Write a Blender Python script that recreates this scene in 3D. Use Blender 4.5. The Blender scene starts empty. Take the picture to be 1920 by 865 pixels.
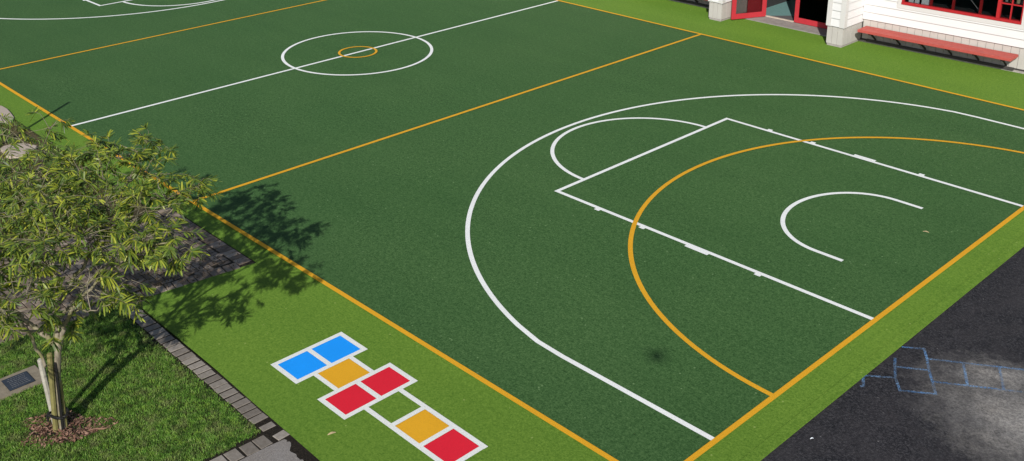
import bpy, bmesh, math, random
import numpy as np
from mathutils import Vector, Matrix, Euler

random.seed(7); rng = np.random.default_rng(7)
sc = bpy.context.scene
C = sc.collection
R = math.radians

# ------------------------------------------------------------------ helpers
def tag(o, label=None, cat=None, group=None, kind=None):
    if label: o['label'] = label
    if cat: o['category'] = cat
    if group: o['group'] = group
    if kind: o['kind'] = kind
    return o

def empty(name, loc=(0, 0, 0), rz=0.0):
    o = bpy.data.objects.new(name, None); C.objects.link(o)
    o.location = loc; o.rotation_euler = (0, 0, rz); o.empty_display_size = .1
    return o

def link(name, me, m, parent=None):
    if m: me.materials.append(m)
    o = bpy.data.objects.new(name, me); C.objects.link(o)
    if parent: o.parent = parent
    return o

class MB:
    """collects shapes into one mesh"""
    def __init__(s): s.v = []; s.f = []
    def face(s, pts):
        n = len(s.v); s.v += [tuple(p) for p in pts]; s.f.append(tuple(range(n, n + len(pts)))); return s
    def box(s, x0, x1, y0, y1, z0, z1, M=None):
        n = len(s.v)
        P = [(x0,y0,z0),(x1,y0,z0),(x1,y1,z0),(x0,y1,z0),(x0,y0,z1),(x1,y0,z1),(x1,y1,z1),(x0,y1,z1)]
        if M: P = [tuple(M @ Vector(p)) for p in P]
        s.v += P
        s.f += [tuple(n+i for i in q) for q in ((3,2,1,0),(4,5,6,7),(0,1,5,4),(1,2,6,5),(2,3,7,6),(3,0,4,7))]
        return s
    def tube(s, pts, rad, k=6, cap=True):
        pts = [Vector(p) for p in pts]
        rings = []; n0 = len(s.v)
        for i, p in enumerate(pts):
            t = (pts[min(i+1, len(pts)-1)] - pts[max(i-1, 0)]).normalized()
            a = t.cross(Vector((.31, .87, .39))).normalized(); b = t.cross(a)
            r = rad[i] if isinstance(rad, (list, tuple)) else rad
            rings.append(len(s.v))
            for j in range(k):
                an = 2*math.pi*j/k
                s.v.append(tuple(p + (a*math.cos(an) + b*math.sin(an))*r))
        for i in range(len(pts)-1):
            for j in range(k):
                s.f.append((rings[i]+j, rings[i]+(j+1) % k, rings[i+1]+(j+1) % k, rings[i+1]+j))
        if cap:
            s.f.append(tuple(rings[0]+j for j in reversed(range(k)))); s.f.append(tuple(rings[-1]+j for j in range(k)))
        return s
    def strip(s, pts, w, z, closed=False, cut=None):
        """painted line: flat ribbon of width w along 2-D points, mitred"""
        P = [Vector((p[0], p[1])) for p in pts]; n = len(P); L = []; Rr = []
        for i in range(n):
            a = P[i-1] if (i > 0 or closed) else None
            b = P[(i+1) % n] if (i < n-1 or closed) else None
            d1 = (P[i]-a).normalized() if a is not None else None
            d2 = (b-P[i]).normalized() if b is not None else None
            if d1 is None: d1 = d2
            if d2 is None: d2 = d1
            n1 = Vector((-d1.y, d1.x)); n2 = Vector((-d2.y, d2.x)); m = (n1+n2).normalized()
            k = w/2/max(.35, m.dot(n1))
            L.append(P[i]+m*k); Rr.append(P[i]-m*k)
        for i in range(n if closed else n-1):
            j = (i+1) % n
            s.face([(Rr[i].x,Rr[i].y,z),(Rr[j].x,Rr[j].y,z),(L[j].x,L[j].y,z),(L[i].x,L[i].y,z)])
        return s
    def build(s, name, m, parent=None, bevel=0, smooth=False):
        me = bpy.data.meshes.new(name); me.from_pydata(s.v, [], s.f)
        if smooth or bevel:
            bm = bmesh.new(); bm.from_mesh(me)
            bmesh.ops.recalc_face_normals(bm, faces=bm.faces)
            if bevel:
                bmesh.ops.remove_doubles(bm, verts=bm.verts, dist=1e-5)
                bmesh.ops.bevel(bm, geom=[e for e in bm.edges if len(e.link_faces) == 2 and e.calc_face_angle(0) > .5],
                                offset=bevel, segments=2, affect='EDGES', clamp_overlap=True)
            bm.to_mesh(me); bm.free()
        if smooth:
            for p in me.polygons: p.use_smooth = True
        return link(name, me, m, parent)

# ------------------------------------------------------------------ materials
class NT:
    def __init__(s, name):
        s.m = bpy.data.materials.new(name); s.m.use_nodes = True
        s.t = s.m.node_tree; s.t.nodes.clear()
        s.out = s.n('ShaderNodeOutputMaterial'); s.tc = s.n('ShaderNodeTexCoord')
    def n(s, ty, **kw):
        o = s.t.nodes.new(ty)
        for k, v in kw.items(): setattr(o, k, v)
        return o
    def l(s, a, b): s.t.links.new(a, b)
    def noise(s, scale, detail=4, rough=.55, vec=None, stretch=None):
        o = s.n('ShaderNodeTexNoise'); o.inputs['Scale'].default_value = scale
        o.inputs['Detail'].default_value = detail; o.inputs['Roughness'].default_value = rough
        src = vec or s.tc.outputs['Object']
        if stretch:
            mp = s.n('ShaderNodeMapping'); mp.inputs['Scale'].default_value = stretch[:3]
            if len(stretch) > 3: mp.inputs['Rotation'].default_value = (0, 0, stretch[3])
            s.l(src, mp.inputs['Vector']); src = mp.outputs[0]
        s.l(src, o.inputs['Vector']); return o.outputs['Fac']
    def ramp(s, fac, stops, interp='LINEAR'):
        o = s.n('ShaderNodeValToRGB'); o.color_ramp.interpolation = interp
        e = o.color_ramp.elements
        while len(e) < len(stops): e.new(.5)
        for i, (p, c) in enumerate(stops):
            e[i].position = p
            if isinstance(c, (int, float)): c = (c, c, c)
            e[i].color = (*c[:3], 1)
        s.l(fac, o.inputs[0]); return o.outputs['Color']
    def mix(s, fac, a, b, mode='MIX'):
        o = s.n('ShaderNodeMix', data_type='RGBA', blend_type=mode)
        for v, i in ((fac, 0), (a, 6), (b, 7)):
            if isinstance(v, (int, float)): o.inputs[i].default_value = v
            elif isinstance(v, tuple): o.inputs[i].default_value = (*v[:3], 1)
            else: s.l(v, o.inputs[i])
        return o.outputs[2]
    def math(s, op, a, b=None):
        o = s.n('ShaderNodeMath', operation=op)
        for v, i in ((a, 0), (b, 1)):
            if v is None: continue
            if isinstance(v, (int, float)): o.inputs[i].default_value = v
            else: s.l(v, o.inputs[i])
        return o.outputs[0]
    def bsdf(s, col, rough=.8, bump=None, bd=.01, bs=.5, spec=.3, **kw):
        b = s.n('ShaderNodeBsdfPrincipled')
        if isinstance(col, tuple): b.inputs['Base Color'].default_value = (*col[:3], 1)
        else: s.l(col, b.inputs['Base Color'])
        if isinstance(rough, (int, float)): b.inputs['Roughness'].default_value = rough
        else: s.l(rough, b.inputs['Roughness'])
        b.inputs['Specular IOR Level'].default_value = spec
        for k, v in kw.items(): b.inputs[k].default_value = v
        if bump is not None:
            bp = s.n('ShaderNodeBump'); bp.inputs['Strength'].default_value = bs; bp.inputs['Distance'].default_value = bd
            s.l(bump, bp.inputs['Height']); s.l(bp.outputs[0], b.inputs['Normal'])
        return b
    def done(s, b):
        s.l(b if not hasattr(b, 'outputs') else b.outputs[0], s.out.inputs['Surface']); return s.m

def turf(name, dark, mid, lite, speck, wide=.135, bs=.5):
    t = NT(name)
    fine = t.noise(36, 2, .8)
    grain = t.noise(110, 2, .7)
    tuft = t.noise(15, 2, .7)
    g = t.math('ADD', t.math('ADD', t.math('MULTIPLY', fine, .45), t.math('MULTIPLY', grain, .33)), t.math('MULTIPLY', tuft, .22))
    c = t.ramp(g, [(.5-wide, dark), (.5, mid), (.5+wide, lite)])
    big = t.noise(.35, 5, .6)
    band = t.noise(.8, 3, .6, stretch=(.15, 1.6, 1))
    c = t.mix(t.ramp(big, [(.35, 0.), (.7, .55)]), c, t.mix(1., c, (1.36, 1.18, 1.25), 'MULTIPLY'))
    c = t.mix(t.ramp(band, [(.4, 0.), (.65, .5)]), c, t.mix(1., c, (.84, .87, .86), 'MULTIPLY'))
    vo = t.n('ShaderNodeTexVoronoi'); vo.inputs['Scale'].default_value = 7; t.l(t.tc.outputs['Object'], vo.inputs['Vector'])
    sp = t.math('MULTIPLY', t.math('LESS_THAN', vo.outputs['Distance'], .09), t.math('GREATER_THAN', t.noise(1.7, 3), .53))
    c = t.mix(t.math('MULTIPLY', sp, .55), c, speck)
    return t.done(t.bsdf(c, .85, g, .010, bs, spec=.15, **{'Diffuse Roughness': 1.0}))

def paint(name, col, under, cover=.93):
    """paint (or coloured pile) on turf: fibres break it up a little"""
    t = NT(name)
    fine = t.noise(110, 3, .75)
    big = t.noise(1.3, 4)
    c = t.mix(t.ramp(fine, [(.30, 1 - cover + .28), (.5, (1 - cover)*.4)]), col, under)
    c = t.mix(t.ramp(big, [(.35, 0.), (.75, .5)]), c, t.mix(1., c, (.88, .87, .86), 'MULTIPLY'))
    return t.done(t.bsdf(c, .8, fine, .008, .6, spec=.15))

M = {}
DK = (.036, .092, .040); LT = (.10, .205, .026)
M['dark_turf'] = turf('dark_turf', (.010, .032, .008), (.0255, .0655, .019), (.050, .101, .036), (.12, .19, .09))
M['light_turf'] = turf('light_turf', (.030, .075, .006), (.066, .131, .015), (.112, .19, .028), (.2, .25, .08), .16, .4)
M['white_line'] = paint('white_line', (.86, .87, .85), DK)
M['orange_line'] = paint('orange_line', (.74, .368, .018), (.2, .15, .02))
M['hop_white'] = paint('hop_white', (.78, .79, .77), LT)
M['hop_blue'] = paint('hop_blue', (.010, .31, .95), (.01, .2, .6))
M['hop_orange'] = paint('hop_orange', (.74, .375, .018), (.35, .2, .02))
M['hop_red'] = paint('hop_red', (.70, .016, .036), (.35, .02, .03))

# asphalt with pale dust
t = NT('asphalt')
gr = t.noise(38, 3, .85); st = t.noise(34, 4, .8)
c = t.ramp(gr, [(.34, (.004, .004, .005)), (.5, (.018, .017, .020)), (.66, (.066, .063, .066))])
c = t.mix(t.ramp(t.noise(2.2, 5, .65), [(.4, 0.), (.72, .7)]), c, (.042, .038, .040))
def blob(cx, cy, rx, ry, rot, fall):
    mp = t.n('ShaderNodeMapping'); mp.vector_type = 'TEXTURE'
    mp.inputs['Location'].default_value = (cx, cy, 0); mp.inputs['Rotation'].default_value = (0, 0, rot)
    mp.inputs['Scale'].default_value = (rx, ry, 1)
    t.l(t.tc.outputs['Object'], mp.inputs['Vector'])
    ln = t.n('ShaderNodeVectorMath', operation='LENGTH'); t.l(mp.outputs[0], ln.inputs[0])
    d = t.math('ADD', ln.outputs['Value'], t.math('MULTIPLY', t.math('SUBTRACT', t.noise(3.6, 9, .82), .5), 1.9))
    return t.ramp(t.math('MULTIPLY', d, .8), [(0, fall), (.45, fall*.42), (1.0, 0.)])
dust = t.math('ADD', blob(2.2, 3.75, 1.25, .85, R(-35), .95), blob(1.75, 4.62, .65, .28, R(33), .55))
dust = t.math('MULTIPLY', dust, t.ramp(st, [(.34, .3), (.62, 1.)]))
c = t.mix(dust, c, t.mix(t.noise(2.2, 4), (.40, .36, .31), (.36, .355, .345)))
vo = t.n('ShaderNodeTexVoronoi'); vo.inputs['Scale'].default_value = 4; t.l(t.tc.outputs['Object'], vo.inputs['Vector'])
c = t.mix(t.math('MULTIPLY', t.math('LESS_THAN', vo.outputs['Distance'], .035), .35), c, (.4, .38, .36))
M['asphalt'] = t.done(t.bsdf(c, .8, gr, .012, .8, spec=.25))

# footpath
t = NT('footpath')
gr = t.noise(140, 4, .75)
c = t.ramp(gr, [(.3, (.12, .113, .108)), (.5, (.23, .215, .205)), (.72, (.34, .325, .31))])
c = t.mix(t.ramp(t.noise(2.5, 5), [(.35, 0.), (.7, .7)]), c, t.mix(1., c, (.82, .76, .7), 'MULTIPLY'))
M['footpath'] = t.done(t.bsdf(c, .85, gr, .008, .7))

def soil(name, a, b, c_):
    t = NT(name); g = t.noise(70, 4, .75)
    c = t.ramp(g, [(.3, a), (.52, b), (.72, c_)])
    return t.done(t.bsdf(c, .95, t.noise(40, 4, .7), .03, .8, spec=.1))
M['soil'] = soil('soil', (.012, .010, .008), (.030, .024, .020), (.075, .058, .045))
M['joint'] = soil('joint', (.010, .009, .007), (.022, .018, .014), (.05, .04, .03))
M['grout'] = soil('grout', (.018, .016, .012), (.045, .038, .028), (.09, .075, .055))
M['litter_ground'] = soil('litter_ground', (.04, .034, .016), (.10, .082, .04), (.18, .14, .08))
M['lawn_soil'] = soil('lawn_soil', (.025, .035, .010), (.05, .07, .018), (.09, .10, .035))

def islands(name, stops, rough=.7, extra=None, trans=0., spec=.3, patch=None):
    """one colour per loose piece"""
    t = NT(name); g = t.n('ShaderNodeNewGeometry')
    c = t.ramp(g.outputs['Random Per Island'], stops)
    if extra: c = t.mix(t.ramp(t.noise(extra[0], 4, .7), [(.3, 0.), (.7, 1.)]), c, t.mix(1., c, extra[1], 'MULTIPLY'))
    if patch:
        for sc_, lo, hi, col, amt in patch:
            c = t.mix(t.ramp(t.noise(sc_, 3, .6), [(lo, 0.), (hi, amt)]), c, col)
    b = t.bsdf(c, rough, spec=spec)
    if trans:
        tr = t.n('ShaderNodeBsdfTranslucent'); t.l(c, tr.inputs['Color'])
        mx = t.n('ShaderNodeMixShader'); mx.inputs[0].default_value = trans
        t.l(b.outputs[0], mx.inputs[1]); t.l(tr.outputs[0], mx.inputs[2]); return t.done(mx)
    return t.done(b)
M['paver'] = islands('paver', [(0, (.17, .15, .13)), (.5, (.245, .22, .195)), (1, (.31, .28, .25))], .85, (22, (.7, .68, .64)))
M['paving'] = islands('paving', [(0, (.15, .122, .098)), (.5, (.24, .20, .165)), (1, (.36, .305, .25))], .85, (6, (.55, .46, .38)))
M['grass'] = islands('grass', [(0, (.06, .145, .018)), (.45, (.155, .335, .042)), (.8, (.24, .44, .075)), (1, (.42, .50, .18))], .55, None, .3, .25,
                     [(.9, .5, .7, (.12, .29, .03), .6), (7, .46, .62, (.045, .11, .016), .8), (4.2, .50, .64, (.30, .30, .13), .55), (13, .52, .64, (.26, .42, .06), .75)])
M['leaf'] = islands('leaf', [(0, (.045, .082, .016)), (.35, (.105, .170, .026)), (.7, (.22, .285, .032)), (1, (.40, .42, .045))], .45, None, .28, .4)
M['mulch'] = islands('mulch', [(0, (.06, .030, .020)), (.5, (.17, .088, .060)), (1, (.36, .22, .16))], .9)
M['litter'] = islands('litter', [(0, (.04, .025, .012)), (.5, (.10, .07, .035)), (1, (.2, .15, .08))], .9)

def plain(name, col, rough=.6, var=.12, sc_=6, spec=.3, bump=None, metallic=0.):
    t = NT(name); n = t.noise(sc_, 5, .65)
    lo = tuple(x*(1-var) for x in col); hi = tuple(min(1, x*(1+var)) for x in col)
    c = t.ramp(n, [(.3, lo), (.7, hi)])
    return t.done(t.bsdf(c, rough, t.noise(bump[0], 3) if bump else None, bump[1] if bump else .01, .5, spec, Metallic=metallic))
M['cladding'] = plain('cladding', (.70, .705, .70), .5, .03, 2)
M['trim'] = plain('trim', (.63, .625, .605), .5, .03, 3)
M['plinth'] = plain('plinth', (.49, .475, .44), .6, .05, 5)
M['dark_gap'] = plain('dark_gap', (.05, .048, .045), .9)
M['concrete'] = plain('concrete', (.36, .335, .31), .85, .15, 8)
M['step'] = plain('step', (.27, .25, .235), .85, .15, 8)
M['red'] = plain('red', (.45, .034, .045), .4, .08, 7)
M['red_window'] = plain('red_window', (.42, .022, .026), .45, .08, 7)
M['bench_red'] = plain('bench_red', (.44, .085, .068), .6, .10, 9)
M['bench_frame'] = plain('bench_frame', (.06, .055, .052), .7)
M['roof'] = plain('roof', (.15, .15, .16), .5)
M['interior'] = plain('interior', (.035, .035, .038), .9)
M['carpet'] = plain('carpet', (.13, .25, .25), .95, .12, 20)
M['mat'] = plain('mat', (.10, .095, .10), .95, .15, 25)
M['threshold'] = plain('threshold', (.55, .47, .40), .6)
M['paper'] = plain('paper', (.72, .77, .82), .8)
M['tub_cream'] = plain('tub_cream', (.50, .44, .28), .6)
M['tub_grey'] = plain('tub_grey', (.30, .32, .32), .6)
M['pole'] = plain('pole', (.25, .25, .26), .4)
M['white_stake'] = plain('white_stake', (.36, .345, .30), .85, .3, 14, bump=(40, .004))
M['olive_stake'] = plain('olive_stake', (.185, .17, .062), .85, .25, 10, bump=(40, .004))
M['black'] = plain('black', (.012, .012, .012), .6)
M['slab'] = plain('slab', (.215, .185, .14), .9, .2, 12, bump=(60, .004))
M['bronze'] = plain('bronze', (.030, .037, .050), .4, .2, 10)
M['engrave'] = plain('engrave', (.12, .125, .135), .5)
M['stone'] = plain('stone', (.40, .335, .275), .9, .12, 5, bump=(30, .006))
M['dry_leaf'] = plain('dry_leaf', (.46, .36, .20), .8, .15, 30)
M['dry_bark'] = plain('dry_bark', (.21, .125, .085), .9, .25, 20)
M['drone_grey'] = plain('drone_grey', (.16, .165, .17), .5)
t = NT('bark'); n1 = t.noise(16, 5, .7, stretch=(1, 1, .35)); n2 = t.noise(5, 4)
c = t.ramp(n1, [(.3, (.11, .095, .07)), (.55, (.25, .22, .165)), (.75, (.40, .36, .28))])
c = t.mix(t.ramp(n2, [(.42, 0.), (.62, .75)]), c, (.17, .17, .055))
M['bark'] = t.done(t.bsdf(c, .9, n1, .008, .8))
def glass(name, tint, refl):
    t = NT(name)
    tr = t.n('ShaderNodeBsdfTransparent'); tr.inputs[0].default_value = (*tint, 1)
    gl = t.n('ShaderNodeBsdfGlossy'); gl.inputs['Roughness'].default_value = .02
    lw = t.n('ShaderNodeLayerWeight'); lw.inputs[0].default_value = refl
    mx = t.n('ShaderNodeMixShader')
    t.l(lw.outputs['Fresnel'], mx.inputs[0]); t.l(tr.outputs[0], mx.inputs[1]); t.l(gl.outputs[0], mx.inputs[2])
    return t.done(mx)
M['glass'] = glass('glass', (.68, .70, .70), .10)
M['dark_glass'] = glass('dark_glass', (.16, .17, .17), .12)
# chalk on asphalt
t = NT('chalk')
b = t.bsdf(t.ramp(t.noise(5, 3), [(.35, (.08, .22, .46)), (.7, (.26, .40, .58))]), .95)
tr = t.n('ShaderNodeBsdfTransparent'); mx = t.n('ShaderNodeMixShader')
f = t.math('MULTIPLY', t.ramp(t.noise(60, 3, .8), [(.40, 0.), (.60, 1.)]), t.ramp(t.noise(2.6, 4, .7), [(.34, .18), (.62, 1.)]))
t.l(f, mx.inputs[0]); t.l(tr.outputs[0], mx.inputs[1]); t.l(b.outputs[0], mx.inputs[2])
M['chalk'] = t.done(mx)

# ------------------------------------------------------------------ ground
W, XH, XT, XU, XE = 14.155, -14.92, -9.89, -19.85, -29.84
CY = 7.08
def poly(name, pts, z, m, kind='structure', label=None):
    o = MB().face([(x, y, z) for x, y in pts]).build(name, m)
    return tag(o, label, None, None, kind)
t = NT('far_ground'); g = t.noise(12, 5, .7)
c = t.ramp(g, [(.3, (.03, .05, .012)), (.6, (.06, .085, .025)), (.8, (.10, .10, .05))])
M['far_ground'] = t.done(t.bsdf(c, .95, g, .03, .5))
poly('ground', [(-450, -450), (450, -450), (450, 450), (-450, 450)], -.03, M['far_ground'])
poly('asphalt', [(.46, -30), (30, -30), (30, 60), (.46, 60)], -.012, M['asphalt'])
# light turf surround: edge of the carpet runs along the lawn, the paved path and the garden
poly('light_turf', [(.375, -2.26), (.375, 17.2), (-32, 17.2), (-32, -.62), (-10.1, -.62), (-9.95, -.36), (-7.26, -.36),
                    (-7.34, -1.0), (-7.42, -1.7), (-7.44, -2.06), (-7.2, -2.17), (-5.2, -2.19), (-4.4, -2.215), (-2.8, -2.255), (-1, -2.26)], 0, M['light_turf'])
# folded edge of the carpet against the asphalt: a slight step with its own seam
mb = MB().box(.378, .53, -2.24, 17.2, -.011, .008); tag(mb.build('turf_edge', M['light_turf'], bevel=.003), kind='structure')
poly('dark_turf', [(0, 0), (0, W), (XE, W), (XE, 0)], .004, M['dark_turf'])

def line(name, label, strips, m, z):
    mb = MB()
    for k, (pts, w, closed) in enumerate(strips): mb.strip(pts, w, z + .0005*k, closed)
    return tag(mb.build(name, m), label, None, None, 'structure')
def arc(cx, cy, rx, ry, a0, a1, n=64):
    return [(cx + rx*math.cos(R(a0 + (a1-a0)*i/n)), cy + ry*math.sin(R(a0 + (a1-a0)*i/n))) for i in range(n+1)]
wl, ol = M['white_line'], M['orange_line']
LW = .072
line('boundary_line', 'orange boundary line around the dark green court', [([(0, 0), (0, W), (XE, W), (XE, 0)], LW, True)], ol, .012)
line('third_line', 'orange line across the court nearer the building door and bench', [([(XT, .03), (XT, W-.03)], LW, False)], ol, .010)
line('third_line', 'orange line across the court beyond the centre circle', [([(XU, .03), (XU, W-.03)], LW*.9, False)], ol, .010)
line('halfway_line', 'white halfway line through the centre circle', [([(XH, .03), (XH, W-.03)], LW, False)], wl, .008)
line('centre_circle', 'large white centre circle', [(arc(XH, CY, 1.8, 1.8, 0, 360, 96)[:-1], LW, True)], wl, .014)
line('centre_ring', 'small orange circle inside the white centre circle', [(arc(XH, CY, .45, .45, 0, 360, 48)[:-1], LW*.8, True)], ol, .016)

def court_end(sx, where):
    f = lambda pts: [(x if sx > 0 else XE - x, y) for x, y in pts]
    a = math.degrees(math.asin(6.02/6.13))
    three = [(-.03, 1.06), (-2.35, 1.06)] + [(-2.80, 1.083)] + arc(-1.72, 7.08, 6.10, 6.10, 255.5, 104.5, 110) + [(-2.80, 13.078), (-2.35, 13.10), (-.03, 13.10)]
    line('three_point_line', 'long white three-point arc ' + where, [(f(three), LW, False)], wl, .008)
    key = [(-.03, CY-2.46), (-5.84, CY-2.46), (-5.84, CY+2.46), (-.03, CY+2.46)]
    st = [(f(key), LW, False)]
    for y, s in ((CY-2.46, -1), (CY+2.46, 1)):
        for x0, x1 in ((-4.92, -4.82), (-3.98, -3.88), (-3.08, -2.66), (-1.84, -1.74)):
            st.append((f([(x0, y + s*.058), (x1, y + s*.058)]), .066, False))
    line('key_lines', 'white key rectangle with lane marks ' + where, st, wl, .0095)
    line('free_throw_arc', 'white half circle on the free throw line ' + where, [(f(arc(-5.84, 7.08, 1.80, 1.78, 91, 269)), LW, False)], wl, .0075)
    line('hoop_arc', 'short white open arc under where the hoop stands ' + where,
         [(f([(-1.15, 5.80)] + arc(-1.60, 7.06, 1.11, 1.26, 270, 90) + [(-1.15, 8.32)]), LW, False)], wl, .0075)
    line('goal_circle', 'wide orange semicircle on the baseline ' + where, [(f(arc(0, CY, 4.78, 4.86, 90, 270, 90)), LW, False)], ol, .0125)
court_end(1, 'at the end by the asphalt')
court_end(-1, 'at the far end of the court')

# painted hopscotch
hop = tag(empty('hopscotch', (-3.2, -1.1, 0)), 'hopscotch grid painted on light green turf with blue, orange and red squares', 'hopscotch')
def at_hop(mb, name, m): 
    o = mb.build(name, m, hop); o.location = (3.2, 1.1, 0); return o
sq = lambda x0, x1, y0, y1, z: MB().face([(x0,y0,z),(x1,y0,z),(x1,y1,z),(x0,y1,z)])
grid = MB()
def fr(x0, x1, y0, y1, z, w=.066):
    grid.strip([(x0, y0), (x1, y0), (x1, y1), (x0, y1)], w, z, True)
h = .033
fr(-4.78+h, -4.20-h, -1.655+h, -.58-h, .006); grid.strip([(-4.75, -1.125), (-4.23, -1.125)], .066, .0064)
fr(-3.76+h, -3.21-h, -1.65+h, -.565-h, .006); grid.strip([(-3.73, -1.105), (-3.24, -1.105)], .07, .0064)
for y in (-1.375, -.845): grid.strip([(-4.21, y), (-3.75, y)], .062, .0068)
for y in (-1.34, -.832): grid.strip([(-3.22, y), (-1.70, y)], .066, .0068)
for x in (-2.745, -2.24, -1.737): grid.strip([(x, -1.33), (x, -.842)], .066, .0072)
at_hop(grid, 'grid_line', M['hop_white'])
for (x0, x1, y0, y1, mk, lab) in ((-4.715, -4.265, -1.59, -1.158, 'hop_blue', 'blue square'), (-4.715, -4.265, -1.092, -.645, 'hop_blue', 'blue square'),
        (-4.20, -3.762, -1.345, -.876, 'hop_orange', 'orange square'), (-3.695, -3.275, -1.585, -1.14, 'hop_red', 'red square'), (-3.695, -3.275, -1.07, -.63, 'hop_red', 'red square'),
        (-2.712, -2.273, -1.307, -.865, 'hop_orange', 'orange square'), (-2.207, -1.77, -1.307, -.865, 'hop_red', 'red square')):
    tag(at_hop(sq(x0, x1, y0, y1, .0045), 'square', M[mk]), lab)

# chalk hopscotch on the asphalt
ch = MB(); z = -.007
P = lambda s: [tuple(map(float, q.split(','))) for q in s.split()]
for i, s in enumerate(('.54,4.29 .76,4.45 .89,4.26 1.02,4.04 1.16,3.84 1.30,3.63 .97,3.40 .81,3.60 .69,3.82 .60,4.00',
          '.69,3.82 1.02,4.04', '.81,3.60 .515,3.375 .56,3.28 .625,3.17 .60,3.14', '.89,4.26 1.83,4.87 2.9,5.56', '1.16,3.84 1.6,4.13 2.02,4.40 3.05,5.08', '1.25,4.48 1.49,4.06', '1.60,4.70 1.83,4.28', '2.0,4.97 2.3,4.58', '2.4,5.24 2.68,4.83')):
    ch.strip(P(s), .033, z + i*.0006)
tag(ch.build('chalk_hopscotch', M['chalk']), 'faded blue chalk hopscotch outline drawn on the black asphalt', 'chalk drawing')

# ------------------------------------------------------------------ paving, edging, footpath, lawn
SH = 16.44
xl = lambda y: -7.26 + .125*(y + .36)                      # lawn-side edge of the paved path
poly('path_bed', [(-7.26, -.36), (-9.98, -.36), (-10.3, -6.5), (-12, -14), (xl(-14), -14)], -.010, M['grout'])
def paver(bm, cx, cy, lx, ly, rot, z0, z1, b=.006):
    c_, s_ = math.cos(rot), math.sin(rot); jz = random.uniform(-.003, .003); rings = []
    for ins, zz in ((0, z0), (0, z1 - b + jz), (b, z1 + jz)):
        rings.append([bm.verts.new((cx + c_*a - s_*d, cy + s_*a + c_*d, zz)) for a, d in
                      ((-lx/2+ins, -ly/2+ins), (lx/2-ins, -ly/2+ins), (lx/2-ins, ly/2-ins), (-lx/2+ins, ly/2-ins))])
    for k in range(2):
        for j in range(4): bm.faces.new((rings[k][j], rings[k][(j+1) % 4], rings[k+1][(j+1) % 4], rings[k+1][j]))
    bm.faces.new(rings[2])
bm = bmesh.new()
# herringbone field
p_ = .096; rot = R(3)
for i in range(-60, 60):
    for j in range(-70, 20):
        # basic 90-degree herringbone cell (2x1 bricks)
        k = (i - j) % 4
        if k == 0: a, b2, hor = i+1., j+.5, True
        elif k == 3: a, b2, hor = i+.5, j+1., False
        else: continue
        x, y = -8.6 + a*p_, -.7 + b2*p_
        if not (-7.2 < y < -.60 and x < xl(y) - .24 and x > -9.95 + .24 - .03*(-y)): continue
        paver(bm, x, y, (2*p_-.01) if hor else p_-.01, (p_-.01) if hor else 2*p_-.01, 0, -.03, -.004 + random.uniform(-.003, .002))
y = -.48
for k in range(25):                                           # header course by the turf
    paver(bm, -7.42 - k*.105, -.475, .096, .205, random.uniform(-.02, .02), -.03, -.002)
def row(x0, y0, x1, y1, pitch, lx, ly, skip=()):
    d = Vector((x1-x0, y1-y0)); n = int(d.length/pitch); a = math.atan2(d.y, d.x)
    for k in range(n):
        if k in skip: continue
        q = (k+.5)*pitch/d.length; jx = random.uniform(-.006, .006)
        paver(bm, x0 + d.x*q + jx, y0 + d.y*q + jx, lx, ly, a + random.uniform(-.03, .03), -.03, .0055)
row(xl(-.42)-.11, -.60, xl(-7.5)-.11, -7.5, .108, .099, .205)
row(-9.86, -.6, -10.2, -7, .108, .099, .2)
me = bpy.data.meshes.new('brick_paving'); bm.to_mesh(me); bm.free()
tag(link('brick_paving', me, M['paving']), 'herringbone brick path shaded by the tree', None, None, 'structure')
bm = bmesh.new()
row(-7.40, -2.292, -3.80, -2.337, .136, .112, .192)
row(-3.80, -2.345, -3.56, -2.345, .12, .102, .165)
row(-3.545, -2.325, -3.44, -2.315, .105, .12, .15)
row(-3.53, -2.44, -3.66, -7.0, .172, .150, .200)
me = bpy.data.meshes.new('paver_edging'); bm.to_mesh(me); bm.free()
tag(link('paver_edging', me, M['paver']), 'row of small grey pavers edging the lawn', None, None, 'structure')
poly('edging_bed', [(-7.45, -2.2), (-2.6, -2.2), (-2.6, -3), (-3.3, -7.1), (-3.8, -7.1), (-3.72, -2.52), (-7.45, -2.50)], -.0035, M['joint'])
# footpath slab with a ragged soil margin along the turf
edge = [(-3.40, -2.33)]
x = -3.36; mg = .03
while x < 1.0:
    mg = min(.13, max(.03, mg + random.gauss(.002, .016)))
    edge.append((x, -2.262 - mg - random.uniform(0, .012))); x += random.uniform(.015, .035)
poly('footpath', edge + [(1.0, -9), (-3.55, -9), (-3.42, -2.55)], .003, M['footpath'])
poly('lawn', [(xl(-2.6)+.02, -2.41), (-3.66, -2.45), (-3.78, -7.2), (-4.2, -30), (-11, -30), (xl(-14)+.02, -14)], -.008, M['lawn_soil'])
poly('garden_bed', [(-10.02, -.64), (-32, -.64), (-32, -30), (-12.2, -30), (-12.1, -14), (-10.4, -6.5)], -.012, M['litter_ground'])

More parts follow.
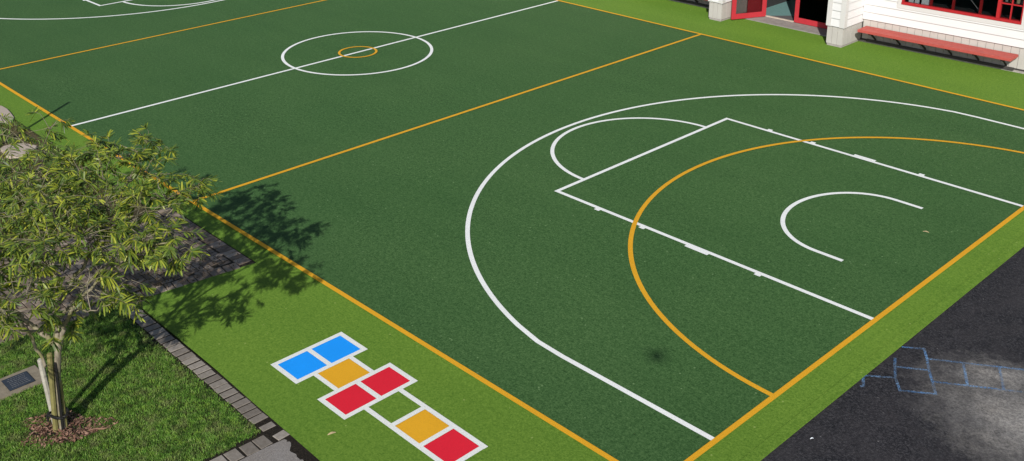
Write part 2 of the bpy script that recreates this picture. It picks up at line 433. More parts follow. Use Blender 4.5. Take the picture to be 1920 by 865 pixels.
def blades(name, pts, hgt, wid, m, lean=.5, label=None):
    n = len(pts); h_ = rng.uniform(*hgt, n); w_ = rng.uniform(*wid, n); a = rng.uniform(0, 2*np.pi, n)
    tilt = rng.uniform(.1, lean, n)*h_*1.6; ta = rng.uniform(0, 2*np.pi, n)
    V = np.zeros((n, 5, 3)); dx, dy = np.cos(a)*w_/2, np.sin(a)*w_/2
    z0 = np.full(n, -.01)
    V[:, 0] = np.c_[pts[:, 0]-dx, pts[:, 1]-dy, z0]; V[:, 1] = np.c_[pts[:, 0]+dx, pts[:, 1]+dy, z0]
    mx_, my_ = pts[:, 0]+np.cos(ta)*tilt*.4, pts[:, 1]+np.sin(ta)*tilt*.4
    V[:, 2] = np.c_[mx_+dx*.8, my_+dy*.8, h_*.6]; V[:, 3] = np.c_[mx_-dx*.8, my_-dy*.8, h_*.6]
    V[:, 4] = np.c_[pts[:, 0]+np.cos(ta)*tilt, pts[:, 1]+np.sin(ta)*tilt, h_*(1-.25*tilt/h_)]
    base = (np.arange(n)*5)[:, None]
    me = bpy.data.meshes.new(name)
    me.vertices.add(n*5); me.vertices.foreach_set('co', V.reshape(-1))
    loops = np.concatenate([base+np.array([[0, 1, 2, 3]]), base+np.array([[3, 2, 4]])], 1).reshape(-1)
    st = np.stack([np.arange(n)*7, np.arange(n)*7+4], 1).reshape(-1)
    me.loops.add(n*7); me.loops.foreach_set('vertex_index', loops)
    me.polygons.add(n*2); me.polygons.foreach_set('loop_start', st)
    me.update(); me.validate()
    return tag(link(name, me, m), label, None, None, 'stuff')
TB = np.array([-5.37, -4.06])
n = 270000
pts = np.c_[rng.uniform(-8.1, -3.6, n), np.where(rng.uniform(0, 1, n) < .66, rng.uniform(-5.7, -2.38, n), rng.uniform(-9.0, -5.7, n))]
xln = -7.26 + .125*(pts[:, 1] + .36)
keep = (pts[:, 0] > xln + rng.uniform(0, .05, n)) & (pts[:, 0] < -3.66 + .025*(pts[:, 1]+2.4) - rng.uniform(0, .05, n)) & (pts[:, 1] < -2.40 - .012*(pts[:, 0]+7.4) - rng.uniform(0, .04, n)) 
du, dv = pts[:, 0]-TB[0], pts[:, 1]-TB[1]; uu = .694*du + .72*dv - .05; vv = -.72*du + .694*dv
ang = np.arctan2(vv, uu); d2 = np.hypot(uu/.42, vv/.26)
keep &= rng.uniform(0, 1, n) < np.clip((d2 - .45 + .2*np.sin(ang*3+1) + .15*np.sin(ang*7) + .25*np.sin(pts[:, 0]*31)*np.sin(pts[:, 1]*27))*1.3, .04, 1)
ps = (pts[:, 0] > -6.84) & (pts[:, 0] < -6.40) & (pts[:, 1] < -3.78)
keep &= ~ps
cl = np.sin(pts[:, 0]*9.1+np.sin(pts[:, 1]*7)*2)*np.sin(pts[:, 1]*8.3+np.sin(pts[:, 0]*5)*2)
keep &= rng.uniform(0, 1, n) < .78 + .3*cl
blades('grass', pts[keep], (.010, .032), (.004, .0075), M['grass'], 1.7, 'short green lawn grass around the staked tree')
n = 110000
pts = np.c_[rng.uniform(-24, -10.05, n), np.where(rng.uniform(0, 1, n) < .55, rng.uniform(-5.5, -.66, n), rng.uniform(-9.5, -5.5, n))]
cl = np.sin(pts[:, 0]*2.1+np.sin(pts[:, 1]*3)*2)*np.sin(pts[:, 1]*3.3+pts[:, 0])
keep = (rng.uniform(0, 1, n) < .45 + .55*cl) & (pts[:, 0] < -10.3 - .06*np.abs(pts[:, 1]) - .2*np.sin(pts[:, 1]*5))
for sx, sy, sr in ((-16.95, -.98, .8), (-14.35, -1.22, .5), (-15.6, -2.4, .5)): keep &= np.hypot(pts[:, 0]-sx, (pts[:, 1]-sy)*1.3) > sr
blades('garden_grass', pts[keep], (.04, .11), (.008, .014), M['grass'], .8, 'thin rough grass in the garden bed beyond the brick path')

def flakes(name, n, gen, size, m, label, kind='stuff', z=.004):
    mb = MB()
    for _ in range(n):
        x, y = gen(); s1 = random.uniform(*size); s2 = s1*random.uniform(.25, .5)
        Mx = Matrix.Translation((x, y, z + random.uniform(0, .018))) @ Euler((random.gauss(0, .35), random.gauss(0, .35), random.uniform(0, 6.3))).to_matrix().to_4x4()
        mb.face([Mx @ Vector(q) for q in ((-s1, 0, 0), (-s1*.2, -s2, .002), (s1, 0, s1*.2), (-s1*.1, s2, .002))])
    return tag(mb.build(name, m), label, None, None, kind)
def ring_pt():
    a = random.uniform(0, 6.283); q = math.sqrt(random.random())*(1 + .22*math.sin(a*3+1) + .12*math.sin(a*5))
    u, v = .47*q*math.cos(a) + .05, .30*q*math.sin(a)
    return TB[0] + .694*u - .72*v, TB[1] + .72*u + .694*v
flakes('bark_mulch', 1100, ring_pt, (.012, .032), M['mulch'], 'reddish brown bark mulch around the tree base')
mb = MB(); mb.face([(TB[0] + .694*(.38*math.cos(a)+.05) - .72*.23*math.sin(a), TB[1] + .72*(.38*math.cos(a)+.05) + .694*.23*math.sin(a), -.003) for a in np.linspace(0, 2*math.pi, 40)[:-1]])
tag(mb.build('mulch_soil', M['soil']), kind='structure')
def path_pt(): return random.gauss(-8.2, .55), random.gauss(-1.5, .55)
flakes('leaf_litter', 2000, lambda: next(q for q in iter(path_pt, None) if q[0] < xl(q[1])-.03 and q[1] < -.4), (.010, .026), M['litter'], 'brown leaf litter scattered over the brick path', z=.003)
# scattered dry bits on the turf
def dry_leaf(x, y, L, rz, label, m='dry_leaf', z=.006):
    mb = MB(); w = L*.16; n = 6; up = []; dn = []
    for i in range(n+1):
        t_ = i/n; ww = w*math.sin(math.pi*min(.97, max(.03, t_))); zz = .012*math.sin(t_*3.1)
        up.append((t_*L - L/2, ww, zz + .004)); dn.append((t_*L - L/2, -ww, zz))
    for i in range(n): mb.face([dn[i], dn[i+1], up[i+1], up[i]])
    o = mb.build('dry_leaf', M[m]); o.location = (x, y, z); o.rotation_euler = (0, 0, rz)
    return tag(o, label, 'leaf')
dry_leaf(-3.10, -1.90, .10, R(75), 'single pale dry leaf lying on light turf near the hopscotch')
dry_leaf(-.72, 7.55, .09, R(20), 'small tan leaf on the dark turf close to the baseline corner')
o = dry_leaf(.42, 1.95, .045, R(60), 'small white scrap at the edge of the asphalt', 'paper', -.006); o.location = (.72, 1.86, -.008)
mb = MB(); mb.tube([(-5.10, -3.84, .012), (-5.04, -3.76, .02), (-4.99, -3.70, .018), (-4.97, -3.62, .012)], [.007, .013, .012, .004], 5)
tag(mb.build('bark_strip', M['dry_bark'], smooth=True), 'pinkish strip of dry bark lying in the mulch', 'bark strip')

# stepping stones in the garden
def stone(x, y, rx, ry, ph, label):
    mb = MB(); n = 18; ring = []
    for i in range(n):
        a = 2*math.pi*i/n; k = 1 + .13*math.sin(2*a+ph) + .12*math.sin(3*a+ph*2) + .06*math.sin(5*a+ph) + random.uniform(-.03, .03)
        ring.append((rx*k*math.cos(a), ry*k*math.sin(a)))
    top = [(a*.97, b*.97, .035) for a, b in ring]; mid = [(a, b, .022) for a, b in ring]; bot = [(a, b, -.02) for a, b in ring]
    mb.face(top)
    for i in range(n):
        j = (i+1) % n; mb.face([mid[i], mid[j], top[j], top[i]]); mb.face([bot[i], bot[j], mid[j], mid[i]])
    o = mb.build('stepping_stone', M['stone']); o.location = (x, y, 0)
    return tag(o, label, 'stone', 'flat stones in the garden bed')
stone(-16.95, -.98, .80, .50, .3, 'large flat beige stone beside the turf corner beyond the tree')
stone(-14.33, -1.22, .34, .32, 1.7, 'small rounded beige stone half hidden behind the tree crown')

# plaque
pq = tag(empty('memorial_plaque', (-6.62, -4.05, 0)), 'dark metal plaque on a tan concrete slab in the lawn behind the white stake', 'plaque')
MB().box(-.22, .21, -.70, .29, -.02, .022).build('slab', M['slab'], pq, bevel=.008)
pl = MB().box(-.14, .15, -.15, .15, .024, .034).build('plate', M['bronze'], pq, bevel=.003)
for k in range(6):                                             # worn lines of lettering too small to read
    mb = MB(); x = -.10 + k*.04; y = -.11 + random.uniform(0, .03)
    while y < .10:
        l_ = random.uniform(.012, .035); mb.box(x-.006, x+.006, y, y+l_, .0342, .0362); y += l_ + .010
    mb.build('lettering_line', M['engrave'], pl)

# stakes and tie
def stake(name, base, top, r_, m, label, k=8):
    b_, t_ = Vector(base), Vector(top); d = t_-b_
    pts = [b_ + d*q for q in (-.03, .25, .5, .75, .985, 1.)]
    o = MB().tube(pts, [r_*1.02, r_, r_, r_, r_, r_*.82], k).build(name, m, smooth=False)
    return tag(o, label, 'stake', 'stakes around the young tree')
rr = Vector((.694, .72, 0)); ff = Vector((-.72, .694, 0))
def loc(r_, f_, u_): return Vector((-5.37, -4.06, 0)) + rr*r_ + ff*f_ + Vector((0, 0, u_))
stake('tree_stake', loc(-.075, .09, 0), loc(-.105, .09, .87), .032, M['white_stake'], 'pale grey leaning stake standing apart from the trunk beside the plaque')
stake('tree_stake', loc(-.02, -.03, 0), loc(.075, -.03, 1.02), .030, M['olive_stake'], 'tall olive green timber stake tight against the front of the trunk')
stake('tree_stake', loc(.075, .02, 0), loc(.10, .03, .62), .022, M['olive_stake'], 'thin short stake on the shaded side of the trunk')
stake('dark_rod', loc(.062, -.03, 0), loc(.115, -.02, .90), .017, M['black'], 'thin dark upright rod between the trunk and the thin stake', 5)  # thin black rod forming the dark band right of the trunk
mb = MB()
a0 = [loc(.025 + .105*math.cos(a), .0 + .085*math.sin(a), .215 + .02*math.sin(a*2)) for a in np.linspace(0, 2*math.pi, 25)]
mb.tube(a0, .016, 5, cap=False)
mb.tube([loc(-.09, -.02, .21), loc(-.075, -.05, .14)], [.018, .01], 5)
tag(mb.build('tie_strap', M['black']), 'black rubber tie strap binding the trunk and stakes', 'strap')

# ------------------------------------------------------------------ tree
tree = tag(empty('tree', loc(0, 0, 0)), 'young feathery green tree staked in the lawn with a wide low crown', 'tree')
def TL(r_, f_, u_): return rr*r_ + ff*f_ + Vector((0, 0, u_))
wood = MB(); nodes = []                                        # nodes: (pos, radius)
def limb(pts, r0, r1, k=7, sub=5, wob=.03):
    P_ = [TL(*p) for p in pts]; out = []
    for i in range(len(P_)-1):
        a, b_, c_, d = P_[max(0, i-1)], P_[i], P_[i+1], P_[min(len(P_)-1, i+2)]
        for s in range(sub):
            q = s/sub
            out.append(.5*((2*b_) + (c_-a)*q + (2*a-5*b_+4*c_-d)*q*q + (3*b_-a-3*c_+d)*q*q*q) + Vector([random.gauss(0, wob*.3) for _ in range(3)]))
    out.append(P_[-1]); n = len(out)
    rad = [r0 + (r1-r0)*(i/(n-1))**.8 for i in range(n)]
    wood.tube(out, rad, k)
    for p, r_ in zip(out, rad): nodes.append((p, r_))
trunk_pts = [(.045, 0, -.04), (.05, .02, .3), (.08, .02, .65), (.15, .02, 1.02), (.17, .03, 1.12)]
limb(trunk_pts, .043, .036, 10, 4, .006)
nodes.clear()
limb([(.16, .03, 1.05), (.0, .06, 1.22), (-.22, .1, 1.38), (-.55, .2, 1.62), (-1.1, .3, 1.95), (-1.6, .4, 2.25)], .036, .010)
limb([(-.16, .09, 1.34), (-.22, .0, 1.55), (-.25, -.2, 1.85), (-.3, -.45, 2.15)], .020, .007)
limb([(-.05, .07, .78), (-.12, .07, 1.1), (-.24, .1, 1.42)], .020, .016)          # pale side stem
limb([(.16, .03, 1.08), (.17, .1, 1.4), (.16, .2, 1.75), (.1, .5, 2.15), (.0, .9, 2.45)], .034, .010)
limb([(.17, .03, 1.1), (.28, .02, 1.35), (.45, .0, 1.62), (.75, .1, 1.9), (1.15, .2, 2.15), (1.6, .1, 2.33)], .032, .008)
limb([(.16, .2, 1.5), (.3, .6, 1.75), (.45, 1.2, 2.05), (.5, 1.9, 2.3), (.45, 2.7, 2.4)], .026, .008)
limb([(.17, .1, 1.35), (.4, .5, 1.6), (.9, 1.0, 1.95), (1.35, 1.4, 2.25)], .022, .007)
limb([(-.1, .3, 1.5), (-.3, .9, 1.8), (-.7, 1.7, 2.15), (-.8, 2.5, 2.35)], .022, .007)
limb([(.1, -.0, 1.3), (.1, -.35, 1.5), (.1, -.75, 1.85), (.2, -.95, 2.1)], .018, .006)
limb([(-.55, .2, 1.62), (-.9, -.2, 1.8), (-1.4, -.5, 2.05)], .016, .006)
limb([(-.55, .2, 1.62), (-1.0, .9, 1.9), (-1.6, 1.6, 2.2)], .018, .006)
limb([(.45, .0, 1.62), (.7, -.3, 1.7), (1.0, -.4, 1.85)], .012, .005)
# crown clusters (r, f, u, spread, twigs)
CL = [(1.36, 1.50, 2.28, .13, 8), (1.10, 1.2, 2.32, .22, 14), (1.55, .0, 2.26, .13, 9), (1.22, .25, 2.20, .2, 11), (1.12, .35, 2.22, .24, 12),
      (.95, .9, 2.35, .28, 18), (.75, 1.7, 2.38, .26, 17), (.42, 2.75, 2.42, .17, 11), (.30, 2.1, 2.46, .24, 17), (-.05, 2.5, 2.45, .2, 14), (-.30, 2.0, 2.34, .28, 17), (-.75, 2.6, 2.32, .22, 10), (-1.3, 2.4, 2.28, .26, 11), (-1.9, 2.2, 2.2, .3, 10), (-1.05, 3.3, 2.42, .22, 6), (-1.75, 3.2, 2.38, .25, 6), (-2.2, 3.8, 2.36, .2, 5),
      (.1, 1.5, 2.40, .32, 22), (-.75, 1.9, 2.24, .30, 18), (-.45, 1.3, 2.25, .34, 20), (-1.0, 1.1, 2.15, .34, 20), (-1.5, 1.6, 2.15, .34, 18), (-1.9, .9, 2.2, .36, 18),
      (.5, 1.0, 2.35, .3, 20), (.0, .8, 2.42, .32, 20), (.5, .4, 2.25, .28, 17), (.1, .2, 2.30, .3, 17), (-.4, .2, 2.15, .32, 18), (-.95, .1, 2.05, .34, 18), (-1.6, .1, 2.1, .36, 18), (-2.2, .2, 2.1, .34, 14),
      (.70, -.2, 2.0, .22, 9), (.2, -.5, 2.05, .26, 13), (-.35, -.5, 2.05, .3, 15), (-.9, -.6, 1.95, .3, 15), (-1.5, -.5, 2.0, .32, 14),
      (.2, -.95, 2.05, .18, 7), (-.4, -1.0, 1.95, .22, 8), (.42, -.15, 1.62, .12, 4), (.30, -.05, 1.38, .08, 3), (.78, .15, 1.62, .14, 5), (1.02, .25, 1.50, .10, 3), (1.0, .1, 1.85, .14, 5), (-.5, .0, 1.65, .25, 9), (-.9, .2, 1.6, .25, 8),
      (.0, .4, 1.9, .26, 9), (-.7, .7, 1.8, .32, 14), (-1.3, .4, 1.7, .3, 10), (.35, .8, 1.95, .26, 8)]
leafV = []; leafF = []
def leaf(p, d, L, w, droop):
    d = d.normalized(); side = d.cross(Vector((random.gauss(0, .5), random.gauss(0, .5), 1))).normalized(); n = len(leafV)
    dn = Vector((0, 0, -1))
    for q, ww in ((0, 0), (.15, .8), (.5, 1.), (.86, .8), (1., 0)):
        c_ = p + d*L*q + dn*droop*L*q*q
        if ww == 0: leafV.append(tuple(c_))
        else:
            leafV.append(tuple(c_ - side*w*ww/2)); leafV.append(tuple(c_ + side*w*ww/2))
    leafF.extend([(n, n+1, n+2), (n+1, n+3, n+4, n+2), (n+3, n+5, n+6, n+4), (n+5, n+7, n+6)])
def twig(tip, start, r0, leaves=True, L=(.085, .155)):
    m_ = start.lerp(tip, .55) + Vector((random.gauss(0, .04), random.gauss(0, .04), random.uniform(.0, .10)))
    pts = [start, start.lerp(m_, .55) + Vector([random.gauss(0, .012) for _ in range(3)]), m_, m_.lerp(tip, .6) + Vector((0, 0, .015)), tip]
    wood.tube(pts, [r0, r0*.85, r0*.65, r0*.5, .0016], 4, False)
    if not leaves: return pts
    ax = (tip - m_).normalized()
    a = random.uniform(0, 6.28); e1 = ax.cross(Vector((.2, .1, 1))).normalized(); e2 = ax.cross(e1)
    up = Vector((random.gauss(0, .35), random.gauss(0, .35), 1)); lat = ax.cross(up).normalized(); nrm = lat.cross(ax)
    nl = random.randint(16, 24)
    for k in range(nl):                                        # pairs along the twig, swept forward, shorter towards the tip
        q = 1.02 - .62*(k//2)/(nl/2)
        pos = m_.lerp(tip, q) if q > 0 else pts[1].lerp(m_, 1+q)
        sg = 1 if k % 2 else -1
        sp = R(random.gauss(16 + 46*min(1, (k//2)/4.), 9))
        d = ax*math.cos(sp) + lat*sg*math.sin(sp) + nrm*random.gauss(.10, .34)
        sc_ = random.uniform(*L)*(.62 + .38*min(1, (k//2)/2.5))
        leaf(pos, d, sc_, random.uniform(.0135, .0215), random.uniform(.05, .40))
    return pts
base_nodes = list(nodes)
for (r_, f_, u_, sp, n) in CL:
    c_ = TL(r_, f_, u_)
    p0, r0 = min(base_nodes, key=lambda q: (q[0]-c_).length + max(0, q[0].z - c_.z)*.8)
    tips = [c_ + Vector((random.gauss(0, sp*.9), random.gauss(0, sp*.9), random.gauss(0, sp*.5))) for _ in range(int(n*1.35))]
    # a branch into the cluster, then twigs off it
    br = [p0, p0.lerp(c_, .5) + Vector((0, 0, .06)), c_]
    rb = min(.011, max(.005, r0*.8))
    wood.tube([br[0], br[0].lerp(br[1], .5) + Vector([random.gauss(0, .02) for _ in range(3)]), br[1], br[1].lerp(br[2], .5), br[2]], [rb, rb*.9, rb*.75, rb*.6, rb*.5], 5, False)
    ns = [br[0].lerp(br[1], q) for q in (.5, .8)] + [br[1].lerp(br[2], q) for q in (0, .25, .5, .75, 1)]
    for tp in tips:
        out = (tp - c_); tp = tp + out.normalized()*.05 if out.length > .01 else tp
        s_ = min(ns, key=lambda q: (q-tp).length + random.uniform(0, .12))
        twig(tp, s_, .0042)
trunk = wood.build('trunk', M['bark'], tree, smooth=True)
me = bpy.data.meshes.new('crown'); me.from_pydata(leafV, [], leafF)
crown = link('crown', me, M['leaf'], tree)
print('leaves', len(leafF)//3)

# slim post outside the frame whose shadow falls over the corner of the turf
pp = MB().tube([(0, 0, -.02), (0, 0, 1.9), (0, 0, 1.99), (0, 0, 2.0)], [.035, .035, .035, .025], 10).build('garden_post', M['pole'])
pp.location = (-14.52, -1.85, 0)
tag(pp, 'slim metal post standing in the garden bed beyond the tree', 'post')

# ------------------------------------------------------------------ school building
bld = tag(empty('school_building', (-8.7, 16.5, 0)), 'white weatherboard school building with red framed door and window', 'building')
I = Matrix.Translation((8.7, -16.5, 0))
def part(mb, name, m, parent=None, bevel=0, label=None, Mx=None):
    if Mx is not None: mb.v = [tuple(Mx @ Vector(p)) for p in mb.v]
    if parent is None: parent = bld
    o = mb.build(name, m, parent, bevel)
    o.location = (8.7, -16.5, 0) if parent is bld else (0, 0, 0)
    if label: o['label'] = label
    return o
# the right wing is turned a little: local frame with x along the wall, y into the wall
RW = Matrix.Translation((-6.72, 16.44, 0)) @ Matrix.Rotation(math.atan(.043), 4, 'Z')
ZB = .575                                                       # foot of the weatherboards
def boards(mb, x0, x1, y, z0, z1, holes=(), axis='x', sgn=1, pitch=.187):
    """lapped weatherboards facing -y (axis x), or facing +-x (axis y)"""
    z = z0
    def P_(a, off, zz): return (a, y - off, zz) if axis == 'x' else (y - sgn*off, a, zz)
    lv = [z0]
    while lv[-1] < z1 - .01: lv.append(min(lv[-1] + pitch, z1))
    for z, zt, zb, zo in [(a, b, r0_, r1_) for r0_, r1_ in zip(lv, lv[1:]) for a, b in (lambda q: zip(q, q[1:]))(sorted({r0_, r1_, *[v for hh in holes for v in hh[2:] if r0_ < v < r1_]}))]:
        cuts = [(x0, x1)]
        for hx0, hx1, hz0, hz1 in holes:
            if z < hz1 - .002 and zt > hz0 + .002:
                nz = []
                for a, b in cuts:
                    if hx1 <= a or hx0 >= b: nz.append((a, b)); continue
                    if hx0 > a: nz.append((a, hx0))
                    if hx1 < b: nz.append((hx1, b))
                if z >= hz0 - .002 and zt <= hz1 + .002 or True: cuts = nz
        for a, b in cuts:
            og = lambda v: .030 - .026*(v - zb)/(zo - zb)
            mb.face([P_(a, og(z), z), P_(b, og(z), z), P_(b, og(zt), zt), P_(a, og(zt), zt)])
            if z == zb: mb.face([P_(a, .0, z), P_(b, .0, z), P_(b, .030, z), P_(a, .030, z)])
def vboards(mb, x0, x1, y, z0, z1, w=.18, axis='x', sgn=1, th=.018):
    n = max(1, round((x1-x0)/w)); w = (x1-x0)/n
    for k in range(n):
        a, b = x0 + k*w + .004, x0 + (k+1)*w - .004
        if axis == 'x': mb.box(a, b, y, y+th, z0, z1)
        elif sgn > 0: mb.box(y, y+th, a, b, z0, z1)
        else: mb.box(y-th, y, a, b, z0, z1)
H = 3.1
wall = MB(); core = MB(); pli = MB(); trm = MB(); con = MB()
# right wing (local coordinates)
wx0, wx1, wz0, wz1 = .93, 3.69, 1.09, 2.35
rw = MB(); boards(rw, .0, 9.5, 0, ZB, H, [(wx0-.09, wx1+.09, wz0-.10, wz1+.10)])
wall_o = part(rw, 'wall', M['cladding'], None, 0, None, RW)
rp = MB(); vboards(rp, .02, 9.5, .004, .075, ZB-.006, .185); part(rp, 'plinth', M['plinth'], None, 0, None, RW)
rb = MB()
rb.box(-.1, wx0-.02, .024, .14, .03, H); rb.box(wx1+.02, 9.5, .024, .14, .03, H); rb.box(wx0-.02, wx1+.02, .024, .14, .03, wz0-.03); rb.box(wx0-.02, wx1+.02, .024, .14, wz1+.03, H)
part(rb, 'wall_core', M['dark_gap'], None, 0, None, RW)
part(MB().box(-.05, 9.5, -.055, .02, -.02, .032), 'footing', M['concrete'], None, .004, None, RW)
# window of the right wing
wf = part(MB().box(wx0-.10, wx1+.10, -.035, .03, wz0-.105, wz0+.0).box(wx0-.10, wx0, -.035, .03, wz0+.001, wz1).box(wx1, wx1+.10, -.035, .03, wz0+.001, wz1).box(wx0-.10, wx1+.10, -.035, .03, wz1+.001, wz1+.1),
          'window', M['trim'], None, .004, 'wide red framed window with pale surround', RW)
def wpart(mb, name, m, bevel=0, label=None):
    mb.v = [tuple(RW @ Vector(p)) for p in mb.v]; o = mb.build(name, m, wf, bevel)
    if label: o['label'] = label
    return o
RWX = lambda: None
rf = MB()
rf.box(wx0+.001, wx1-.001, -.045, .09, wz0+.003, wz0+.062)                # red sill
rf.box(wx0+.001, wx0+.045, -.03, .09, wz0+.064, wz1); rf.box(wx1-.03, wx1-.001, -.03, .09, wz0+.064, wz1)
rf.box(3.13, 3.20, -.05, .09, wz0+.064, wz1)                              # post before the casement
rf.box(wx0+.047, wx1-.032, -.03, .09, wz1-.05, wz1-.001)
wpart(rf, 'frame', M['red_window'], .004)
mu = MB()
for x in (1.60, 2.12, 2.74): mu.box(x-.03, x+.03, .045, .088, wz0+.064, wz1-.052)
wpart(mu, 'mullion', M['red_window'], .003)
cs = MB(); cs.box(3.415, 3.44, -.012, .03, wz0+.064, wz1-.052); 
for z in (1.50, 1.92): cs.box(3.202, 3.414, -.010, .028, z-.012, z+.012); cs.box(3.441, wx1-.032, -.010, .028, z-.012, z+.012)
cs.box(3.202, wx1-.032, .034, .045, wz0+.064, wz0+.085)
wpart(cs, 'glazing_bar', M['red_window'])
wpart(MB().box(wx0+.046, 3.128, .026, .030, wz0+.062, wz1-.05), 'pane', M['glass'])
wpart(MB().box(3.202, wx1-.031, .032, .0335, wz0+.062, wz1-.05), 'pane', M['glass'])

# piers either side of the entry
def pier(x0, x1, y0, yb, z1=H, brk=.50):
    wl_ = MB(); boards(wl_, x0+.10, x1-.10, y0, brk, z1, pitch=.198); boards(wl_, y0+.10, yb, x1, brk, z1, axis='y', sgn=-1, pitch=.198); boards(wl_, y0+.10, yb, x0, brk, z1, axis='y', sgn=1, pitch=.198)
    part(wl_, 'wall', M['cladding'])
    cb = MB()
    cb.box(x0-.03, x0+.10, y0-.03, y0+.10, brk-.012, z1); cb.box(x1-.10, x1+.03, y0-.03, y0+.10, brk-.012, z1)
    part(cb, 'corner_board', M['trim'], None, .003)
    vb = MB(); vboards(vb, x0, x1, y0, .05, brk-.016, .14); vboards(vb, y0+.02, yb, x0, .05, brk-.016, .18, 'y', 1); vboards(vb, y0+.02, yb, x1, .05, brk-.016, .18, 'y', -1)
    part(vb, 'plinth', M['plinth'])
    cc = MB().box(x0+.024, x1-.024, y0+.026, yb, .0, z1); part(cc, 'wall_core', M['dark_gap'])
    part(MB().box(x0+.03, x1-.01, y0-.004, yb, -.02, .045), 'footing', M['concrete'])
pier(-7.17, -6.74, 15.56, 16.70)
pier(-10.66, -10.25, 15.52, 16.70)
# wall left of the entry
lw_ = MB(); boards(lw_, -20, -10.67, 16.46, ZB, H); part(lw_, 'wall', M['cladding'])
lp = MB(); vboards(lp, -20, -10.67, 16.464, .06, ZB-.006, .185); part(lp, 'plinth', M['plinth'])
part(MB().box(-20, -10.67, 16.49, 16.62, .03, H), 'wall_core', M['dark_gap'])
part(MB().box(-20, -10.68, 16.40, 16.48, -.02, .03), 'footing', M['concrete'])
# entry: concrete step, jambs, doors, room behind
part(MB().box(-10.15, -7.19, 16.18, 16.74, -.02, .022), 'step', M['step'], None, .006)
part(MB().box(-9.69, -8.80, 16.70, 16.78, .023, .045), 'threshold', M['threshold'], None, .004)
fm = MB(); fm.box(-10.24, -9.70, 16.70, 16.80, .023, H); fm.box(-7.30, -7.18, 16.68, 16.80, .023, H); fm.box(-9.699, -7.301, 16.70, 16.80, 2.10, H)
part(fm, 'door_frame', M['red'], None, .004)
def leaf_door(x0, x1, name, hinge, rot, label, gl):
    """door leaf in its own frame: x along the leaf from the hinge"""
    w = x1 - x0; Mx = Matrix.Translation((hinge[0], hinge[1], 0)) @ Matrix.Rotation(rot, 4, 'Z')
    s = MB(); s.box(0, .12, -.022, .022, .035, 2.08); s.box(w-.12, w, -.022, .022, .035, 2.08)
    s.box(.121, w-.121, -.0215, .0215, .035, .175); s.box(.121, w-.121, -.0215, .0215, 1.96, 2.08)
    d = part(s, name, M['red'], None, .003, label, Mx)
    g = MB().box(.118, w-.118, -.004, .004, .173, 1.962); g.v = [tuple(Mx @ Vector(p)) for p in g.v]; g.build('pane', gl, d)
    hd = MB().box(w-.085, w-.045, -.055, -.024, .95, 1.12).box(w-.085, w-.045, .024, .055, .95, 1.12)
    hd.v = [tuple(Mx @ Vector(p)) for p in hd.v]; hd.build('handle', M['pole'], d, .004)
leaf_door(0, 1.02, 'door', (-9.655, 16.69), math.atan2(15.83-16.69, -10.085+9.655), 'red glazed door leaf standing open outwards', M['glass'])
leaf_door(0, 1.46, 'door', (-7.32, 16.72), math.pi, 'red glazed door leaf closed beside the right pier', M['dark_glass'])
# interior
part(MB().face([(-20, 16.81, .02), (3, 16.81, .02), (3, 22.5, .02), (-20, 22.5, .02)]), 'carpet', M['carpet'])
part(MB().face([(-9.6, 16.85, .026), (-8.2, 16.85, .026), (-8.2, 17.25, .026), (-9.2, 17.25, .026)]), 'door_mat', M['mat'])
rm = MB(); rm.face([(-20, 22.5, 0), (3, 22.5, 0), (3, 22.5, H), (-20, 22.5, H)]); rm.face([(-20, 16.5, H-.03), (3, 16.9, H-.03), (3, 22.5, H-.03), (-20, 22.5, H-.03)])
rm.box(-10.25, -10.15, 16.82, 19.2, 0, H-.05); rm.box(-8.25, -8.15, 17.05, 19.5, 0, H-.05)
part(rm, 'interior_wall', M['interior'])
ro = MB(); ro.face([(-20.3, 16.1, H+.02), (3.2, 16.6, H+.02), (3.2, 20, H+1.5), (-20.3, 20, H+1.5)]); ro.face([(-20.3, 20, H+1.5), (3.2, 20, H+1.5), (3.2, 24, H-.1), (-20.3, 24, H-.1)])
ro.box(-10.9, -6.5, 15.2, 16.6, H+.03, H+.12)
part(ro, 'roof', M['roof'])

# things on the sill inside
def RWp(x, y, z=0): return RW @ Vector((x, y, z))
def sill_thing(name, x, y, z, w, d, h_, m, label, cat, tilt=0, bev=.004):
    o = MB().box(-w/2, w/2, -d/2, d/2, 0, h_).build(name, M[m], None, bev)
    o.location = RWp(x, y, z); o.rotation_euler = (tilt, 0, math.atan(.043)); return tag(o, label, cat)
part(MB().box(.95, 3.66, .092, .45, 1.10, 1.135), 'inside_sill', M['interior'], None, 0, None, RW)
sill_thing('paper_sheet', 1.10, .11, 1.137, .12, .004, .24, 'paper', 'pale sheet standing inside the window at its outer corner', 'paper', R(-8), 0)
sill_thing('paper_sheet', 1.24, .11, 1.137, .11, .004, .22, 'paper', 'second pale sheet standing behind the window glass', 'paper', R(-8), 0)
sill_thing('paper_sheet', 1.45, .11, 1.137, .20, .004, .25, 'paper', 'wide bluish sheet standing beside the first window mullion', 'paper', R(-8), 0)
part(MB().box(3.18, 3.70, .10, .40, 1.495, 1.515), 'inside_shelf', M['interior'], None, 0, None, RW)
def tub(x, r_, h_, m, label):
    o = MB().tube([(0, 0, 0), (0, 0, h_*.75), (0, 0, h_*.8), (0, 0, h_)], [r_, r_, r_*.7, r_*.7], 12).build('jar', M[m]); o.location = RWp(x, .145, 1.517); tag(o, label, 'jar', 'jars on the shelf inside the window')
tub(3.25, .032, .16, 'tub_grey', 'grey jar on the shelf behind the small casement pane')
tub(3.35, .036, .2, 'tub_cream', 'cream jar on the shelf to one side of the thin glazing bar')
tub(3.50, .04, .22, 'tub_cream', 'wider cream jar on the shelf beyond the glazing bar')
tub(3.60, .034, .13, 'tub_grey', 'short grey jar at the window shelf end')
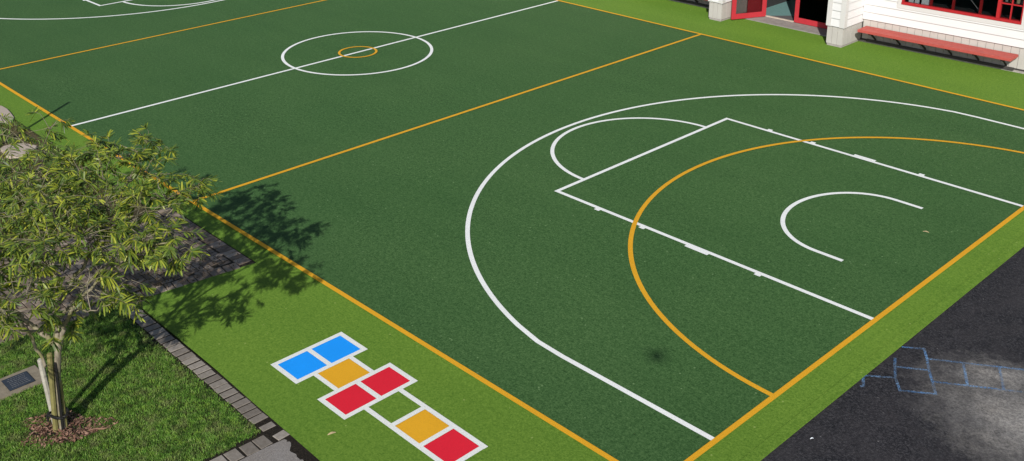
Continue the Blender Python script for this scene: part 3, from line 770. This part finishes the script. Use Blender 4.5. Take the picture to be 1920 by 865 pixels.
o = MB().tube([(0, 0, 0), (.16, .0, -.1), (.30, 0, -.24), (.42, 0, -.33)], .007, 6).build('blind_cord', M['pole']); o.location = RWp(2.34, .11, 1.52); tag(o, 'thin grey cord hanging slanted behind the window glass', 'cord')

# benches
def bench(L, label, M4, nb):
    o = tag(empty('wall_bench'), label, 'bench', 'red benches fixed along the building wall')
    o.matrix_world = M4
    s = MB(); s.box(0, L, -.495, -.255, .358, .422); s.box(0, L, -.250, -.03, .358, .422); s.build('seat', M['bench_red'], o, .006)
    a = MB().box(.05, L-.05, -.027, .0, .30, .364).box(.05, L-.05, -.07, -.028, .04, .10); a.build('rail', M['bench_frame'], o)
    for k in range(nb):
        x = .28 + k*(L-.50)/(nb-1)
        MB().tube([(x, -.03, .12), (x, -.38, .35)], .024, 4).box(x-.02, x+.02, -.44, -.03, .32, .364).build('bracket', M['bench_frame'], o)
bench(3.62, 'long red plank bench on brackets beneath the window', RW @ Matrix.Translation((.13, -.024, 0)), 6)
bench(3.3, 'red bench at the far side of the entry, cut by the top of the picture', Matrix.Translation((-14.06, 16.44, 0)), 5)

# ------------------------------------------------------------------ drone: hovers behind the camera up-sun, its shadow is the dark spot on the turf
CAM = Vector((5.42031075, -7.18903162, 7.45109076)); SUN = Vector((-.50753396, .66677977, -.54572339))
dr = tag(empty('drone', CAM - SUN*.32, .8), 'small grey quadcopter drone hovering above, seen by its shadow spot on the turf', 'drone')
MB().box(-.045, .045, -.085, .085, -.03, .03).build('body', M['drone_grey'], dr, .014)
for sx in (-1, 1):
    for sy in (-1, 1):
        a = MB().tube([(sx*.03, sy*.05, .0), (sx*.115, sy*.10, .012)], [.012, .008], 6).tube([(sx*.115, sy*.10, -.012), (sx*.115, sy*.10, .03)], .013, 8).build('arm', M['drone_grey'], dr)
        an = random.uniform(0, 3); c_, s_ = math.cos(an), math.sin(an); rt = MB()
        for q in (1, -1):
            rt.box(0, .062, -.007, .007, .031, .033, Matrix.Translation((sx*.115, sy*.10, 0)) @ Matrix.Rotation(an + (0 if q > 0 else math.pi), 4, 'Z'))
        rt.build('rotor', M['black'], a)

# ------------------------------------------------------------------ camera, light
cam = bpy.data.cameras.new('camera'); co = bpy.data.objects.new('camera', cam); C.objects.link(co)
co.location = CAM; co.rotation_mode = 'XYZ'; co.rotation_euler = (1.21057127, .010141, .804024741)
cam.sensor_width = 36; cam.lens = 1968.794/1920*36
cam.shift_y = -(432.5 - 225)/1920
cam.clip_start = .05; cam.clip_end = 2000
sc.camera = co
w = bpy.data.worlds.new('World'); sc.world = w; w.use_nodes = True
nt = w.node_tree; bg = nt.nodes['Background']
sky = nt.nodes.new('ShaderNodeTexSky'); sky.sky_type = 'NISHITA'; sky.sun_disc = False
sky.sun_elevation = R(33.07); sky.sun_rotation = math.atan2(-SUN.x, -SUN.y)
nt.links.new(sky.outputs[0], bg.inputs[0]); bg.inputs[1].default_value = .09
sl = bpy.data.lights.new('sun', 'SUN'); sl.energy = 4.2; sl.angle = R(.53); sl.color = (1, .95, .87)
so = bpy.data.objects.new('sun', sl); C.objects.link(so)
so.rotation_euler = SUN.to_track_quat('-Z', 'Y').to_euler()
vs = sc.view_settings; vs.view_transform = 'Standard'; vs.look = 'None'; vs.gamma = 1; vs.exposure = .15; vs.use_curve_mapping = False
sc.cycles.max_bounces = 6; sc.cycles.transparent_max_bounces = 8
